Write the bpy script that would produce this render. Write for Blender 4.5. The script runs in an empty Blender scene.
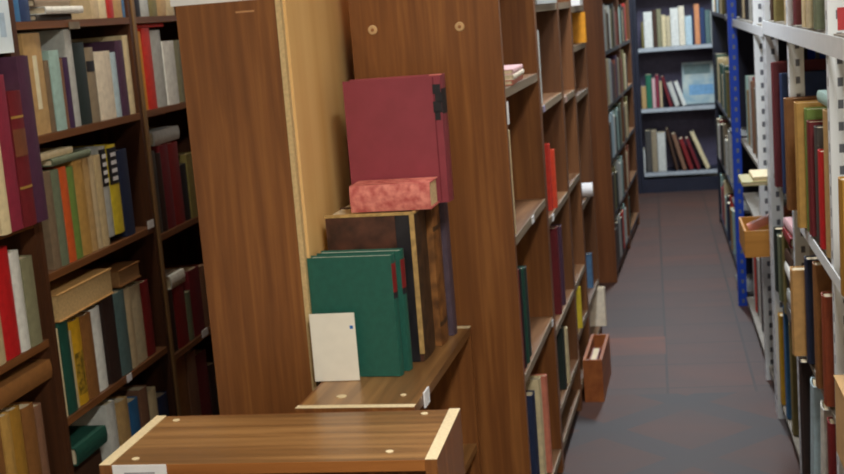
import bpy, bmesh, math, random
from mathutils import Vector, Matrix, Euler
SC = bpy.context.scene
COL = SC.collection
# ------------------------------------------------------------------ camera
cam_data = bpy.data.cameras.new('camera')
cam = bpy.data.objects.new('camera', cam_data)
COL.objects.link(cam)
cam_data.sensor_fit = 'HORIZONTAL'
cam_data.sensor_width = 36.0
cam_data.lens = 36.0 * 1300.0 / 844.0
cam_data.clip_start = 0.05
EYE = 1.55
pitch, roll, yaw = (math.radians(a) for a in (9.72257, -4.59808, -10.52542))
fwd = Vector((math.sin(yaw) * math.cos(pitch), math.cos(yaw) * math.cos(pitch), -math.sin(pitch)))
r0 = Vector((math.cos(yaw), -math.sin(yaw), 0))
u0 = r0.cross(fwd)
rt = math.cos(roll) * r0 + math.sin(roll) * u0
up = -math.sin(roll) * r0 + math.cos(roll) * u0
cam.matrix_world = Matrix(((rt.x, up.x, -fwd.x, 0), (rt.y, up.y, -fwd.y, 0), (rt.z, up.z, -fwd.z, EYE), (0, 0, 0, 1)))
SC.camera = cam
# ------------------------------------------------------------------ world, view, lamps
w = bpy.data.worlds.new('world')
SC.world = w
w.use_nodes = True
w.node_tree.nodes['Background'].inputs[0].default_value = (0.75, 0.8, 0.9, 1)
w.node_tree.nodes['Background'].inputs[1].default_value = 0.14
SC.view_settings.view_transform = 'Standard'
SC.view_settings.look = 'None'
SC.view_settings.exposure = 0.0
SC.view_settings.gamma = 1.0
SC.view_settings.use_curve_mapping = False
SC.cycles.filter_width = 2.0
cam_data.dof.use_dof = True
cam_data.dof.focus_distance = 2.7
cam_data.dof.aperture_fstop = 8.0
CEIL = 2.75
# position, size x, size y, watts, colour of each fluorescent ceiling lamp
LAMPS = [((0.28, 1.0), 0.25, 1.3, 70, (1.0, 0.95, 0.86)),
         ((-0.08, 4.6), 0.2, 1.2, 46, (0.97, 0.98, 1.0)),
         ((-1.35, 3.4), 0.15, 1.2, 17, (1.0, 0.9, 0.75)),
         ((0.1, 8.6), 0.2, 1.2, 80, (0.82, 0.92, 1.0))]

# ------------------------------------------------------------------ helpers
random.seed(7)
def lin(c):
    c = c / 255.0
    return c / 12.92 if c <= 0.04045 else ((c + 0.055) / 1.055) ** 2.4
def rgb(t): return (lin(t[0]), lin(t[1]), lin(t[2]), 1)
MATS = {}
def new_mat(name):
    m = bpy.data.materials.new(name)
    m.use_nodes = True
    return m, m.node_tree.nodes, m.node_tree.links, m.node_tree.nodes['Principled BSDF']
def wood(name, c1, c2, axis, rough=0.4, scale=1.0, c3=None):
    m, N, L, B = new_mat(name)
    tc = N.new('ShaderNodeTexCoord'); mp = N.new('ShaderNodeMapping')
    s = [26 * scale] * 3; s[axis] = 1.1 * scale
    mp.inputs['Scale'].default_value = s
    no = N.new('ShaderNodeTexNoise'); no.inputs['Scale'].default_value = 1.0
    no.inputs['Detail'].default_value = 5; no.inputs['Roughness'].default_value = 0.6; no.inputs['Distortion'].default_value = 0.4
    rp = N.new('ShaderNodeValToRGB')
    rp.color_ramp.elements[0].position = 0.32; rp.color_ramp.elements[0].color = rgb(c1)
    rp.color_ramp.elements[1].position = 0.7; rp.color_ramp.elements[1].color = rgb(c2)
    if c3:
        e = rp.color_ramp.elements.new(0.5); e.color = rgb(c3)
    L.new(tc.outputs['Object'], mp.inputs['Vector']); L.new(mp.outputs[0], no.inputs['Vector'])
    L.new(no.outputs['Fac'], rp.inputs['Fac']); L.new(rp.outputs['Color'], B.inputs['Base Color'])
    B.inputs['Roughness'].default_value = rough
    return m
def plain(name, c, rough=0.6, var=0.12, scale=30, metal=0.0, c2=None, spec=None):
    if name in MATS: return MATS[name]
    m, N, L, B = new_mat(name)
    tc = N.new('ShaderNodeTexCoord')
    no = N.new('ShaderNodeTexNoise'); no.inputs['Scale'].default_value = scale; no.inputs['Detail'].default_value = 4
    rp = N.new('ShaderNodeValToRGB')
    a = rgb(c)
    lo = tuple(x * (1 - var) for x in a[:3]) + (1,); hi = tuple(min(1, x * (1 + var)) for x in a[:3]) + (1,)
    if c2: hi = rgb(c2)
    rp.color_ramp.elements[0].position = 0.35; rp.color_ramp.elements[0].color = lo
    rp.color_ramp.elements[1].position = 0.65; rp.color_ramp.elements[1].color = hi
    L.new(tc.outputs['Object'], no.inputs['Vector']); L.new(no.outputs['Fac'], rp.inputs['Fac']); L.new(rp.outputs['Color'], B.inputs['Base Color'])
    B.inputs['Roughness'].default_value = rough; B.inputs['Metallic'].default_value = metal
    if spec is not None: B.inputs['Specular IOR Level'].default_value = spec
    MATS[name] = m
    return m

def obj(name, bm, m, parent=None, bevel=0.0):
    bmesh.ops.recalc_face_normals(bm, faces=bm.faces)
    me = bpy.data.meshes.new(name); bm.to_mesh(me); bm.free()
    o = bpy.data.objects.new(name, me); COL.objects.link(o)
    for mm in (m if isinstance(m, (list, tuple)) else [m]): me.materials.append(mm)
    if parent is not None: o.parent = parent
    if bevel:
        b = o.modifiers.new('bevel', 'BEVEL'); b.width = bevel; b.segments = 2; b.limit_method = 'ANGLE'
    return o
def box(bm, x0, x1, y0, y1, z0, z1, mi=0):
    v = [bm.verts.new(p) for p in ((x0, y0, z0), (x1, y0, z0), (x1, y1, z0), (x0, y1, z0), (x0, y0, z1), (x1, y0, z1), (x1, y1, z1), (x0, y1, z1))]
    for f in ((3, 2, 1, 0), (4, 5, 6, 7), (0, 1, 5, 4), (1, 2, 6, 5), (2, 3, 7, 6), (3, 0, 4, 7)):
        bm.faces.new([v[i] for i in f]).material_index = mi
def bx(name, b, m, parent=None, bevel=0.0):
    bm = bmesh.new(); box(bm, *b)
    return obj(name, bm, m, parent, bevel)
def prism(bm, poly, z0, z1, mi=0):
    lo = [bm.verts.new((x, y, z0)) for x, y in poly]; hi = [bm.verts.new((x, y, z1)) for x, y in poly]
    n = len(poly)
    bm.faces.new(lo[::-1]).material_index = mi; bm.faces.new(hi).material_index = mi
    for i in range(n): bm.faces.new((lo[i], lo[(i + 1) % n], hi[(i + 1) % n], hi[i])).material_index = mi
def disc(bm, cx, cy, z0, z1, r, n=14):
    prism(bm, [(cx + r * math.cos(2 * math.pi * i / n), cy + r * math.sin(2 * math.pi * i / n)) for i in range(n)], z0, z1)
def tag(o, label, cat, group=None):
    o['label'] = label; o['category'] = cat
    if group: o['group'] = group
    return o
def thing(name, label, cat, loc=(0, 0, 0), rotz=0.0, group=None):
    o = bpy.data.objects.new(name, None); COL.objects.link(o)
    o.empty_display_size = 0.1
    o.location = loc; o.rotation_euler = (0, 0, rotz)
    return tag(o, label, cat, group)
def struct(name, b, m):
    o = bx(name, b, m); o['kind'] = 'structure'; return o

# ------------------------------------------------------------------ materials
VEN1, VEN2, VEN3 = (112, 68, 36), (150, 98, 52), (128, 80, 42)
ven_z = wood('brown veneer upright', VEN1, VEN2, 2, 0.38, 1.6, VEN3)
ven_x = wood('brown veneer across', (108, 76, 44), (166, 124, 76), 0, 0.3, 0.8, (134, 96, 56))
ven_y = wood('brown veneer along', (120, 82, 48), (186, 140, 88), 1, 0.25, 0.8, (150, 106, 62))
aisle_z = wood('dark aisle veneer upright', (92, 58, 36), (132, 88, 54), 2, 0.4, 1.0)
aisle_x = wood('dark aisle veneer shelf', (86, 58, 38), (140, 104, 72), 0, 0.4, 0.8)
board_back = wood('orange hardboard', (230, 186, 120), (244, 206, 142), 2, 0.36, 0.35)
wall_z = wood('walnut upright', (56, 32, 18), (92, 54, 30), 2, 0.5, 1.0)
wall_x = wood('walnut shelf', (66, 40, 22), (110, 70, 40), 0, 0.5, 1.0)
pale_edge = plain('raw chipboard edge', (226, 208, 168), 0.7, 0.08, 160)
tan_edge = wood('tan lipping', (122, 92, 56), (158, 124, 80), 2, 0.55, 1.0)
M_tag = plain('white card', (238, 240, 244), 0.55, 0.02)
M_dark = plain('dark hollow', (24, 20, 18), 0.8)
M_pages = plain('book pages', (222, 208, 176), 0.85, 0.1, 120)
M_gold = plain('gold blocking', (176, 140, 70), 0.45)
M_white_metal = plain('white enamel', (236, 244, 250), 0.4, 0.03)
M_blue_metal = plain('blue enamel', (22, 66, 176), 0.4, 0.05)
M_board = plain('shelf board', (150, 144, 132), 0.6)
M_board2 = plain('grey shelf board', (92, 88, 82), 0.6)
M_navy_metal = plain('dark navy enamel', (26, 30, 48), 0.5)
M_mauve = plain('mauve back panel', (86, 80, 104), 0.6)
M_lampwhite = plain('lamp housing white', (230, 230, 228), 0.5)
def slotted(name, c):
    """Enamelled angle steel with a line of dark slots up its middle."""
    m, N, L, B = new_mat(name)
    tc = N.new('ShaderNodeTexCoord'); sp = N.new('ShaderNodeSeparateXYZ'); L.new(tc.outputs['Object'], sp.inputs[0])
    def mth(op, a, b):
        n = N.new('ShaderNodeMath'); n.operation = op
        for i, v in enumerate((a, b)):
            if v is None: continue
            if isinstance(v, (int, float)): n.inputs[i].default_value = v
            else: L.new(v, n.inputs[i])
        return n.outputs[0]
    zf = mth('FRACT', mth('MULTIPLY', sp.outputs['Z'], 20.0), None)
    inz = mth('COMPARE', zf, 0.5); zn = inz.node; zn.inputs[2].default_value = 0.2
    inx = mth('COMPARE', sp.outputs['X'], 0.024); inx.node.inputs[2].default_value = 0.006
    iny = mth('COMPARE', sp.outputs['Y'], 0.024); iny.node.inputs[2].default_value = 0.006
    slot = mth('MULTIPLY', inz, mth('MAXIMUM', inx, iny))
    mx = N.new('ShaderNodeMix'); mx.data_type = 'RGBA'
    L.new(slot, mx.inputs['Factor']); mx.inputs['A'].default_value = rgb(c); mx.inputs['B'].default_value = rgb((104, 110, 122))
    L.new(mx.outputs['Result'], B.inputs['Base Color']); B.inputs['Roughness'].default_value = 0.4
    return m
M_slot_white = slotted('white slotted steel', (236, 244, 250))
M_slot_blue = slotted('blue slotted steel', (22, 66, 176))

def floor_mat():
    m, N, L, B = new_mat('worn quarry tiles')
    tc = N.new('ShaderNodeTexCoord'); sp = N.new('ShaderNodeSeparateXYZ'); L.new(tc.outputs['Object'], sp.inputs[0])
    X, Y = sp.outputs['X'], sp.outputs['Y']
    def mth(op, a, b=None, c=None):
        n = N.new('ShaderNodeMath'); n.operation = op
        for i, v in enumerate((a, b, c)):
            if v is None: continue
            if isinstance(v, (int, float)): n.inputs[i].default_value = v
            else: L.new(v, n.inputs[i])
        return n.outputs[0]
    def mixc(f, a, b):
        n = N.new('ShaderNodeMix'); n.data_type = 'RGBA'
        L.new(f, n.inputs['Factor'])
        for k, v in (('A', a), ('B', b)):
            if isinstance(v, tuple): n.inputs[k].default_value = v
            else: L.new(v, n.inputs[k])
        return n.outputs['Result']
    # square tiles with a random tint each
    br = N.new('ShaderNodeTexBrick'); br.offset = 0.0; br.squash = 1.0
    br.inputs['Scale'].default_value = 1.0; br.inputs['Brick Width'].default_value = 0.34; br.inputs['Row Height'].default_value = 0.34
    br.inputs['Mortar Size'].default_value = 0.006; br.inputs['Mortar Smooth'].default_value = 0.2
    br.inputs['Color1'].default_value = rgb((89, 54, 43)); br.inputs['Color2'].default_value = rgb((72, 54, 49)); br.inputs['Mortar'].default_value = rgb((51, 39, 35))
    L.new(tc.outputs['Object'], br.inputs['Vector'])
    # diagonal tiles framed by grey bands
    dx = mth('MULTIPLY', mth('ADD', mth('ADD', X, Y), -4.27), 1.0 / 0.62)
    dy = mth('MULTIPLY', mth('ADD', mth('SUBTRACT', Y, X), -4.13), 1.0 / 0.62)
    bands = mth('MAXIMUM', mth('LESS_THAN', mth('FRACT', dx), 0.27), mth('LESS_THAN', mth('FRACT', dy), 0.27))
    diag = mixc(bands, rgb((79, 50, 41)), rgb((56, 50, 51)))
    near = mth('LESS_THAN', Y, 5.02)
    base = mixc(near, br.outputs['Color'], diag)
    # one brighter orange patch on one side of the aisle
    t1 = mth('MULTIPLY', mth('LESS_THAN', X, 0.0), mth('COMPARE', Y, 5.76, 0.15))
    base = mixc(t1, base, rgb((116, 62, 40)))
    # worn grey film over everything, in uneven streaks across the aisle
    mp = N.new('ShaderNodeMapping'); mp.inputs['Scale'].default_value = (1.4, 3.2, 1)
    L.new(tc.outputs['Object'], mp.inputs['Vector'])
    no = N.new('ShaderNodeTexNoise'); no.inputs['Scale'].default_value = 1.6; no.inputs['Detail'].default_value = 6
    L.new(mp.outputs[0], no.inputs['Vector'])
    mr = N.new('ShaderNodeMapRange'); mr.inputs[1].default_value = 0.35; mr.inputs[2].default_value = 0.7; mr.inputs[3].default_value = 0.0; mr.inputs[4].default_value = 0.7
    L.new(no.outputs['Fac'], mr.inputs[0])
    col = mixc(mr.outputs[0], base, rgb((63, 49, 46)))
    L.new(col, B.inputs['Base Color'])
    B.inputs['Roughness'].default_value = 0.6
    return m

COLOURS = {
 'blue': (52, 110, 160), 'dark blue': (40, 62, 104), 'steel blue': (84, 124, 164), 'beige': (206, 186, 148), 'cream': (226, 210, 168), 'red': (186, 50, 46),
 'tan': (190, 156, 104), 'dark brown': (70, 46, 32), 'grey brown': (124, 106, 84), 'pale teal': (166, 200, 194), 'dusty brown': (132, 96, 74), 'deep purple': (70, 48, 84),
 'pale grey': (190, 194, 190), 'black green': (36, 50, 48), 'taupe': (150, 136, 112), 'cream white': (238, 228, 206), 'pale blue': (186, 212, 224), 'aubergine': (84, 56, 80),
 'grey green': (112, 122, 98), 'orange': (208, 92, 40), 'leaf green': (112, 140, 66), 'ochre': (190, 148, 78), 'sand': (204, 184, 142), 'yellow': (226, 204, 56), 'navy': (36, 48, 80),
 'dark green': (30, 78, 66), 'golden yellow': (208, 160, 34), 'brown': (140, 94, 50), 'white': (230, 232, 226), 'black brown': (50, 34, 30), 'teal grey': (92, 118, 118), 'pale beige': (204, 190, 156),
 'dark red': (128, 30, 32), 'grey white': (204, 206, 200), 'black': (30, 30, 36), 'olive': (130, 120, 70), 'amber': (222, 150, 32), 'bright red': (214, 56, 40), 'olive grey': (140, 138, 108),
 'dark grey': (74, 72, 70), 'wine red': (112, 28, 38), 'purple': (80, 46, 72), 'crimson': (138, 42, 64), 'deep red': (112, 30, 38), 'scarlet': (200, 32, 36), 'mustard': (168, 124, 48),
 'salmon pink': (214, 132, 110), 'orange red': (232, 80, 50), 'rust': (150, 70, 40), 'pale olive': (166, 160, 112), 'pale pink': (222, 180, 184), 'green': (34, 110, 84), 'apricot': (222, 150, 104),
 'maroon': (110, 40, 48), 'cardboard tan': (204, 158, 98), 'bottle green': (32, 94, 82), 'rose red': (176, 52, 72), 'pink': (226, 120, 112),
}
def cloth(c): return plain(c + ' cloth', COLOURS[c], 0.55, 0.10, 40)

# ------------------------------------------------------------------ books
# local frame: x across the thickness, spine face at y = 0 looking towards -y, depth to +y, z up
# the aisle row and the far brown bookcases stand slightly askew: front corner of each row and its turn
FRAMES = {'A': ((-.387, 3.44), math.atan(.0414)), 'F': ((-.245, 7.12), math.radians(3.4))}
def along(f, s, off=0.0):
    (x0, y0), a = FRAMES[f]
    return (x0 + s * math.sin(a) + off * math.cos(a), y0 + s * math.cos(a) - off * math.sin(a))
FACING = {'A': math.pi / 2 - FRAMES['A'][1], 'F': math.pi / 2 - FRAMES['F'][1], 'L': math.pi / 2, 'R': -math.pi / 2, 'B': 0.0}
def spine_curve(t, n=5, off=0.0):
    b = min(0.004, t * 0.12)
    out = []
    for i in range(n + 1):
        s = -1 + 2 * i / n
        out.append((s * t / 2, b * s * s - off))
    return out
def make_book(t, h, d, colour, label, name='book', cat='book', group=None, m=None, pages=None):
    bt = min(0.003, t * 0.16)
    bm = bmesh.new()
    outer = spine_curve(t)
    inner = [(x * (t - 2 * bt) / t, y + bt) for x, y in outer]
    poly = outer + [(t / 2, d), (t / 2 - bt, d)] + inner[::-1] + [(-t / 2 + bt, d), (-t / 2, d)]
    # as quads, so the U-shaped cover stays clean
    o_ = [(-t / 2, d)] + outer + [(t / 2, d)]; i_ = [(-t / 2 + bt, d)] + inner + [(t / 2 - bt, d)]
    V = lambda p, z: bm.verts.new((p[0], p[1], z))
    O0 = [V(p, 0) for p in o_]; O1 = [V(p, h) for p in o_]; I0 = [V(p, 0) for p in i_]; I1 = [V(p, h) for p in i_]
    n = len(o_)
    for k in range(n - 1):
        bm.faces.new((O0[k], O0[k + 1], O1[k + 1], O1[k])); bm.faces.new((I0[k + 1], I0[k], I1[k], I1[k + 1]))
        bm.faces.new((O1[k], O1[k + 1], I1[k + 1], I1[k])); bm.faces.new((O0[k + 1], O0[k], I0[k], I0[k + 1]))
    for k in (0, n - 1): bm.faces.new((O0[k], O1[k], I1[k], I0[k]))
    o = obj(name, bm, m or cloth(colour))
    tag(o, label, cat, group)
    e = 0.0004
    bx('pages', (-t / 2 + bt + e, t / 2 - bt - e, bt + min(0.004, t * .12) + 0.001, d - 0.004, 0.003, h - 0.004), pages or M_pages, o)
    return o
def spine_patch(o, t, z0, z1, m, name='spine_label', frac=0.98):
    bm = bmesh.new()
    a = [(x * frac, y - 0.0002) for x, y in spine_curve(t)]; b = [(x * frac, y - 0.0008) for x, y in spine_curve(t)]
    prism_pts = b + a[::-1]
    n = len(a)
    A0 = [bm.verts.new((x, y, z0)) for x, y in a]; A1 = [bm.verts.new((x, y, z1)) for x, y in a]
    B0 = [bm.verts.new((x, y, z0)) for x, y in b]; B1 = [bm.verts.new((x, y, z1)) for x, y in b]
    for k in range(n - 1):
        bm.faces.new((B0[k], B0[k + 1], B1[k + 1], B1[k])); bm.faces.new((A0[k], A1[k], A1[k + 1], A0[k + 1]))
        bm.faces.new((B1[k], B1[k + 1], A1[k + 1], A1[k])); bm.faces.new((B0[k], A0[k], A0[k + 1], B0[k + 1]))
    for k in (0, n - 1): bm.faces.new((A0[k], B0[k], B1[k], A1[k]))
    return obj(name, bm, m, o)
def decorate(o, t, h, kind):
    if kind == 'cream': spine_patch(o, t * 0.5, h * .25, h * .78, plain('cream paper', (228, 220, 186)))
    elif kind == 'black': spine_patch(o, t, h * .68, h * .82, cloth('black'))
    elif kind == 'gold':
        for z in (.28, .8): spine_patch(o, t, h * z, h * z + .006, M_gold, 'gold_band')
        spine_patch(o, t, h * .52, h * .72, plain('worn gilt panel', (120, 70, 46)))
    elif kind == 'lettered':
        p = spine_patch(o, t, h * .56, h * .97, cloth('black'))
        for k in range(4):
            z = h * (.6 + .09 * k)
            bx('printed_mark', (-t * .28, t * .28, -.002, -.0012, z, z + .012), M_tag, p)
    elif kind == 'pattern': spine_patch(o, t * .9, h * .12, h * .62, plain('dark speckled print', (96, 78, 20), 0.6, 0.3, 60, 0, (190, 150, 40)))

ROWS = {
    'w1a': ('L', 1.611, 0.2, [
        (3.164, 0.049, 0.21, 'blue', -1.605, {}),
        (3.214, 0.057, 0.217, 'dark blue', -1.605, {}),
        (3.652, 0.057, 0.201, 'beige', -1.605, {}),
        (3.709, 0.066, 0.188, 'cream', -1.605, {}),
        (3.776, 0.046, 0.211, 'red', -1.605, {}),
        (3.821, 0.07, 0.176, 'tan', -1.605, {}),
        (3.892, 0.016, 0.224, 'steel blue', -1.605, {}),
    ]),
    'w1b': ('L', 1.311, 0.2, [
        (3.159, 0.044, 0.214, 'dark brown', -1.605, {}),
        (3.205, 0.107, 0.269, 'tan', -1.605, {'label': 'cream'}),
        (3.312, 0.03, 0.194, 'grey brown', -1.605, {}),
        (3.342, 0.061, 0.219, 'pale teal', -1.605, {}),
        (3.404, 0.019, 0.196, 'dusty brown', -1.605, {}),
        (3.422, 0.032, 0.197, 'deep purple', -1.605, {}),
        (3.454, 0.046, 0.274, 'pale grey', -1.605, {}),
        (3.502, 0.081, 0.235, 'black green', -1.605, {}),
        (3.584, 0.058, 0.218, 'taupe', -1.605, {'label': 'black'}),
        (3.65, 0.11, 0.203, 'cream white', -1.605, {}),
        (3.761, 0.043, 0.197, 'pale blue', -1.605, {}),
        (3.806, 0.051, 0.231, 'aubergine', -1.605, {}),
        (3.858, 0.046, 0.245, 'cream', -1.605, {}),
    ]),
    'w1c': ('L', 0.947, 0.2, [
        (3.22, 0.047, 0.265, 'grey brown', -1.605, {}),
        (3.266, 0.048, 0.264, 'grey green', -1.605, {}),
        (3.317, 0.046, 0.265, 'orange', -1.605, {}),
        (3.364, 0.045, 0.259, 'leaf green', -1.605, {}),
        (3.411, 0.066, 0.274, 'ochre', -1.605, {}),
        (3.479, 0.04, 0.273, 'tan', -1.605, {}),
        (3.519, 0.034, 0.271, 'beige', -1.605, {}),
        (3.553, 0.038, 0.27, 'sand', -1.605, {}),
        (3.594, 0.051, 0.27, 'pale grey', -1.605, {'label': 'lettered', 'lift': 0.02}),
        (3.646, 0.068, 0.268, 'yellow', -1.605, {'label': 'lettered', 'lift': 0.02}),
        (3.718, 0.073, 0.266, 'navy', -1.605, {}),
    ]),
    'w1d': ('L', 0.547, 0.2, [
        (3.169, 0.021, 0.245, 'cream', -1.605, {}),
        (3.192, 0.058, 0.256, 'dark green', -1.605, {}),
        (3.25, 0.021, 0.219, 'sand', -1.605, {}),
        (3.271, 0.061, 0.241, 'golden yellow', -1.605, {'label': 'pattern'}),
        (3.334, 0.065, 0.241, 'brown', -1.605, {}),
        (3.402, 0.066, 0.244, 'white', -1.605, {}),
        (3.482, 0.079, 0.26, 'black brown', -1.605, {}),
        (3.564, 0.079, 0.253, 'teal grey', -1.605, {}),
        (3.646, 0.05, 0.249, 'beige', -1.605, {}),
        (3.698, 0.082, 0.243, 'pale beige', -1.605, {}),
        (3.784, 0.068, 0.238, 'dark red', -1.605, {}),
    ]),
    'w1e': ('L', 0.135, 0.2, [
        (3.424, 0.06, 0.365, 'grey white', -1.605, {}),
        (3.505, 0.07, 0.347, 'tan', -1.605, {}),
        (3.582, 0.073, 0.322, 'blue', -1.605, {}),
        (3.67, 0.061, 0.335, 'dusty brown', -1.605, {}),
        (3.739, 0.071, 0.307, 'cream', -1.605, {}),
        (3.826, 0.074, 0.264, 'navy', -1.605, {}),
    ]),
    'w2a': ('L', 1.611, 0.2, [
        (3.989, 0.05, 0.18, 'black', -1.605, {}),
        (4.042, 0.071, 0.198, 'pale grey', -1.605, {}),
        (4.118, 0.072, 0.177, 'olive', -1.605, {}),
        (4.191, 0.082, 0.193, 'tan', -1.605, {}),
        (4.277, 0.073, 0.181, 'sand', -1.605, {}),
    ]),
    'w2b': ('L', 1.312, 0.2, [
        (3.983, 0.037, 0.253, 'amber', -1.605, {}),
        (4.021, 0.073, 0.262, 'bright red', -1.605, {}),
        (4.096, 0.093, 0.253, 'pale grey', -1.605, {}),
        (4.193, 0.104, 0.214, 'white', -1.605, {}),
        (4.299, 0.066, 0.214, 'olive grey', -1.605, {}),
    ]),
    'w2c': ('L', 0.908, 0.2, [
        (3.988, 0.036, 0.27, 'dark grey', -1.605, {}),
        (4.026, 0.037, 0.259, 'black brown', -1.605, {}),
        (4.066, 0.078, 0.281, 'wine red', -1.605, {}),
        (4.146, 0.087, 0.278, 'dark red', -1.605, {}),
        (4.236, 0.06, 0.195, 'black', -1.605, {}),
        (4.299, 0.072, 0.224, 'olive', -1.605, {}),
    ]),
    'w2d': ('L', 0.502, 0.2, [
        (4.004, 0.04, 0.209, 'black brown', -1.605, {}),
        (4.046, 0.099, 0.209, 'dark red', -1.605, {}),
        (4.148, 0.047, 0.169, 'grey green', -1.605, {}),
        (4.198, 0.109, 0.235, 'wine red', -1.605, {}),
        (4.311, 0.057, 0.227, 'dusty brown', -1.605, {}),
    ]),
    'w2e': ('L', 0.115, 0.2, [
        (3.992, 0.089, 0.36, 'brown', -1.605, {}),
        (4.084, 0.09, 0.352, 'dusty brown', -1.605, {}),
        (4.177, 0.114, 0.323, 'wine red', -1.605, {}),
        (4.295, 0.067, 0.256, 'black brown', -1.605, {}),
    ]),
    'w0b': ('L', 1.103, 0.22, [
        (2.863, 0.048, 0.375, 'cream', -1.55, {}),
        (2.913, 0.062, 0.381, 'crimson', -1.55, {}),
        (2.978, 0.067, 0.338, 'deep red', -1.55, {'label': 'gold'}),
        (3.047, 0.066, 0.421, 'purple', -1.55, {'d': 0.3}),
    ]),
    'w0c': ('L', 0.783, 0.2, [
        (2.754, 0.072, 0.29, 'tan', -1.6, {}),
        (2.828, 0.063, 0.278, 'sand', -1.6, {}),
        (2.893, 0.081, 0.278, 'scarlet', -1.6, {}),
        (2.976, 0.049, 0.258, 'white', -1.6, {}),
        (3.027, 0.062, 0.231, 'olive grey', -1.6, {}),
    ]),
    'w0d': ('L', 0.36, 0.2, [
        (2.668, 0.078, 0.3, 'tan', -1.6, {}),
        (2.75, 0.073, 0.3, 'brown', -1.6, {}),
        (2.825, 0.045, 0.3, 'ochre', -1.6, {}),
        (2.871, 0.057, 0.3, 'mustard', -1.6, {}),
        (2.93, 0.065, 0.287, 'brown', -1.6, {}),
        (2.996, 0.04, 0.272, 'dusty brown', -1.6, {}),
    ]),
    'b1b': ('A', 0.932, 0.24, [
        (0.065, 0.03, 0.286, 'cream', -0.004, {}),
    ]),
    'b1c': ('A', 0.54, 0.24, [
        (0.068, 0.022, 0.29, 'dark red', -0.004, {}),
        (0.106, 0.03, 0.286, 'black', -0.004, {}),
        (0.151, 0.04, 0.277, 'dark green', -0.004, {}),
        (0.214, 0.06, 0.263, 'black green', -0.004, {}),
    ]),
    'b1d': ('A', 0.085, 0.24, [
        (0.218, 0.06, 0.338, 'navy', -0.004, {}),
        (0.368, 0.05, 0.342, 'cream', -0.004, {}),
        (0.492, 0.03, 0.317, 'salmon pink', -0.004, {}),
    ]),
    'b2a': ('A', 1.225, 0.22, [
        (0.848, 0.05, 0.24, 'pale grey', -0.004, {}),
    ]),
    'b2b': ('A', 0.855, 0.24, [
        (0.943, 0.045, 0.225, 'bright red', -0.004, {}),
        (0.994, 0.03, 0.201, 'orange red', 0.005, {}),
    ]),
    'b2c': ('A', 0.48, 0.24, [
        (0.987, 0.05, 0.304, 'wine red', -0.004, {}),
        (1.122, 0.05, 0.287, 'aubergine', -0.004, {}),
    ]),
    'b2d': ('A', 0.205, 0.22, [
        (0.995, 0.05, 0.221, 'black green', -0.004, {}),
        (1.073, 0.04, 0.2, 'cream', 0.004, {}),
    ]),
    'b3c': ('A', 0.285, 0.22, [
        (1.552, 0.02, 0.165, 'yellow', 0.012, {}),
    ]),
    'b4a': ('A', 1.37, 0.22, [
        (2.304, 0.025, 0.13, 'amber', 0.022, {}),
    ]),
    'b4c': ('A', 0.29, 0.2, [
        (2.249, 0.04, 0.153, 'steel blue', -0.004, {}),
    ]),
    'b4d': ('L', 0.085, 0.2, [
        (5.805, 0.035, 0.178, 'cream white', -0.256, {}),
    ]),
    'f1': ('F', 1.27, 0.2, [
        (0.03, 0.13, 0.25, 'pale grey', 0.004, {}),
        (0.162, 0.1, 0.22, 'taupe', 0.004, {}),
        (0.264, 0.08, 0.2, 'dark brown', 0.004, {}),
        (0.346, 0.12, 0.24, 'white', 0.004, {}),
        (0.468, 0.1, 0.22, 'olive', 0.004, {}),
        (0.57, 0.09, 0.25, 'black', 0.004, {}),
        (0.662, 0.13, 0.23, 'grey brown', 0.004, {}),
        (0.794, 0.11, 0.2, 'dark red', 0.004, {}),
        (1.032, 0.12, 0.22, 'pale teal', 0.004, {}),
        (1.154, 0.1, 0.24, 'black green', 0.004, {}),
        (1.256, 0.1, 0.2, 'cream', 0.004, {}),
        (1.358, 0.12, 0.22, 'black brown', 0.004, {}),
        (1.48, 0.1, 0.24, 'red', 0.004, {}),
    ]),
    'f2': ('F', 0.975, 0.2, [
        (0.03, 0.16, 0.25, 'sand', 0.004, {}),
        (0.192, 0.12, 0.24, 'pale grey', 0.004, {}),
        (0.314, 0.11, 0.22, 'aubergine', 0.004, {}),
        (0.426, 0.12, 0.2, 'dark brown', 0.004, {}),
        (0.548, 0.1, 0.22, 'rust', 0.004, {}),
        (0.65, 0.09, 0.24, 'deep purple', 0.004, {}),
        (0.742, 0.13, 0.22, 'taupe', 0.004, {}),
        (1.032, 0.1, 0.2, 'dark red', 0.004, {}),
        (1.134, 0.12, 0.25, 'olive', 0.004, {}),
        (1.256, 0.12, 0.22, 'cream', 0.004, {}),
        (1.378, 0.1, 0.2, 'black', 0.004, {}),
    ]),
    'f3': ('F', 0.675, 0.2, [
        (0.03, 0.12, 0.2, 'dark brown', 0.004, {}),
        (0.152, 0.14, 0.25, 'pale blue', 0.004, {}),
        (0.294, 0.12, 0.22, 'white', 0.004, {}),
        (0.416, 0.1, 0.2, 'black green', 0.004, {}),
        (0.518, 0.12, 0.24, 'pale teal', 0.004, {}),
        (0.64, 0.1, 0.22, 'black', 0.004, {}),
        (0.742, 0.13, 0.25, 'grey green', 0.004, {}),
        (1.032, 0.12, 0.2, 'black brown', 0.004, {}),
        (1.154, 0.12, 0.22, 'sand', 0.004, {}),
        (1.276, 0.1, 0.25, 'olive', 0.004, {}),
    ]),
    'f4': ('F', 0.375, 0.2, [
        (0.03, 0.13, 0.22, 'black', 0.004, {}),
        (0.162, 0.12, 0.24, 'olive', 0.004, {}),
        (0.284, 0.12, 0.2, 'black green', 0.004, {}),
        (0.406, 0.11, 0.25, 'pale grey', 0.004, {}),
        (0.518, 0.12, 0.22, 'grey white', 0.004, {}),
        (0.64, 0.12, 0.24, 'pale teal', 0.004, {}),
        (0.762, 0.1, 0.2, 'dark brown', 0.004, {}),
        (1.032, 0.12, 0.22, 'cream', 0.004, {}),
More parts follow.
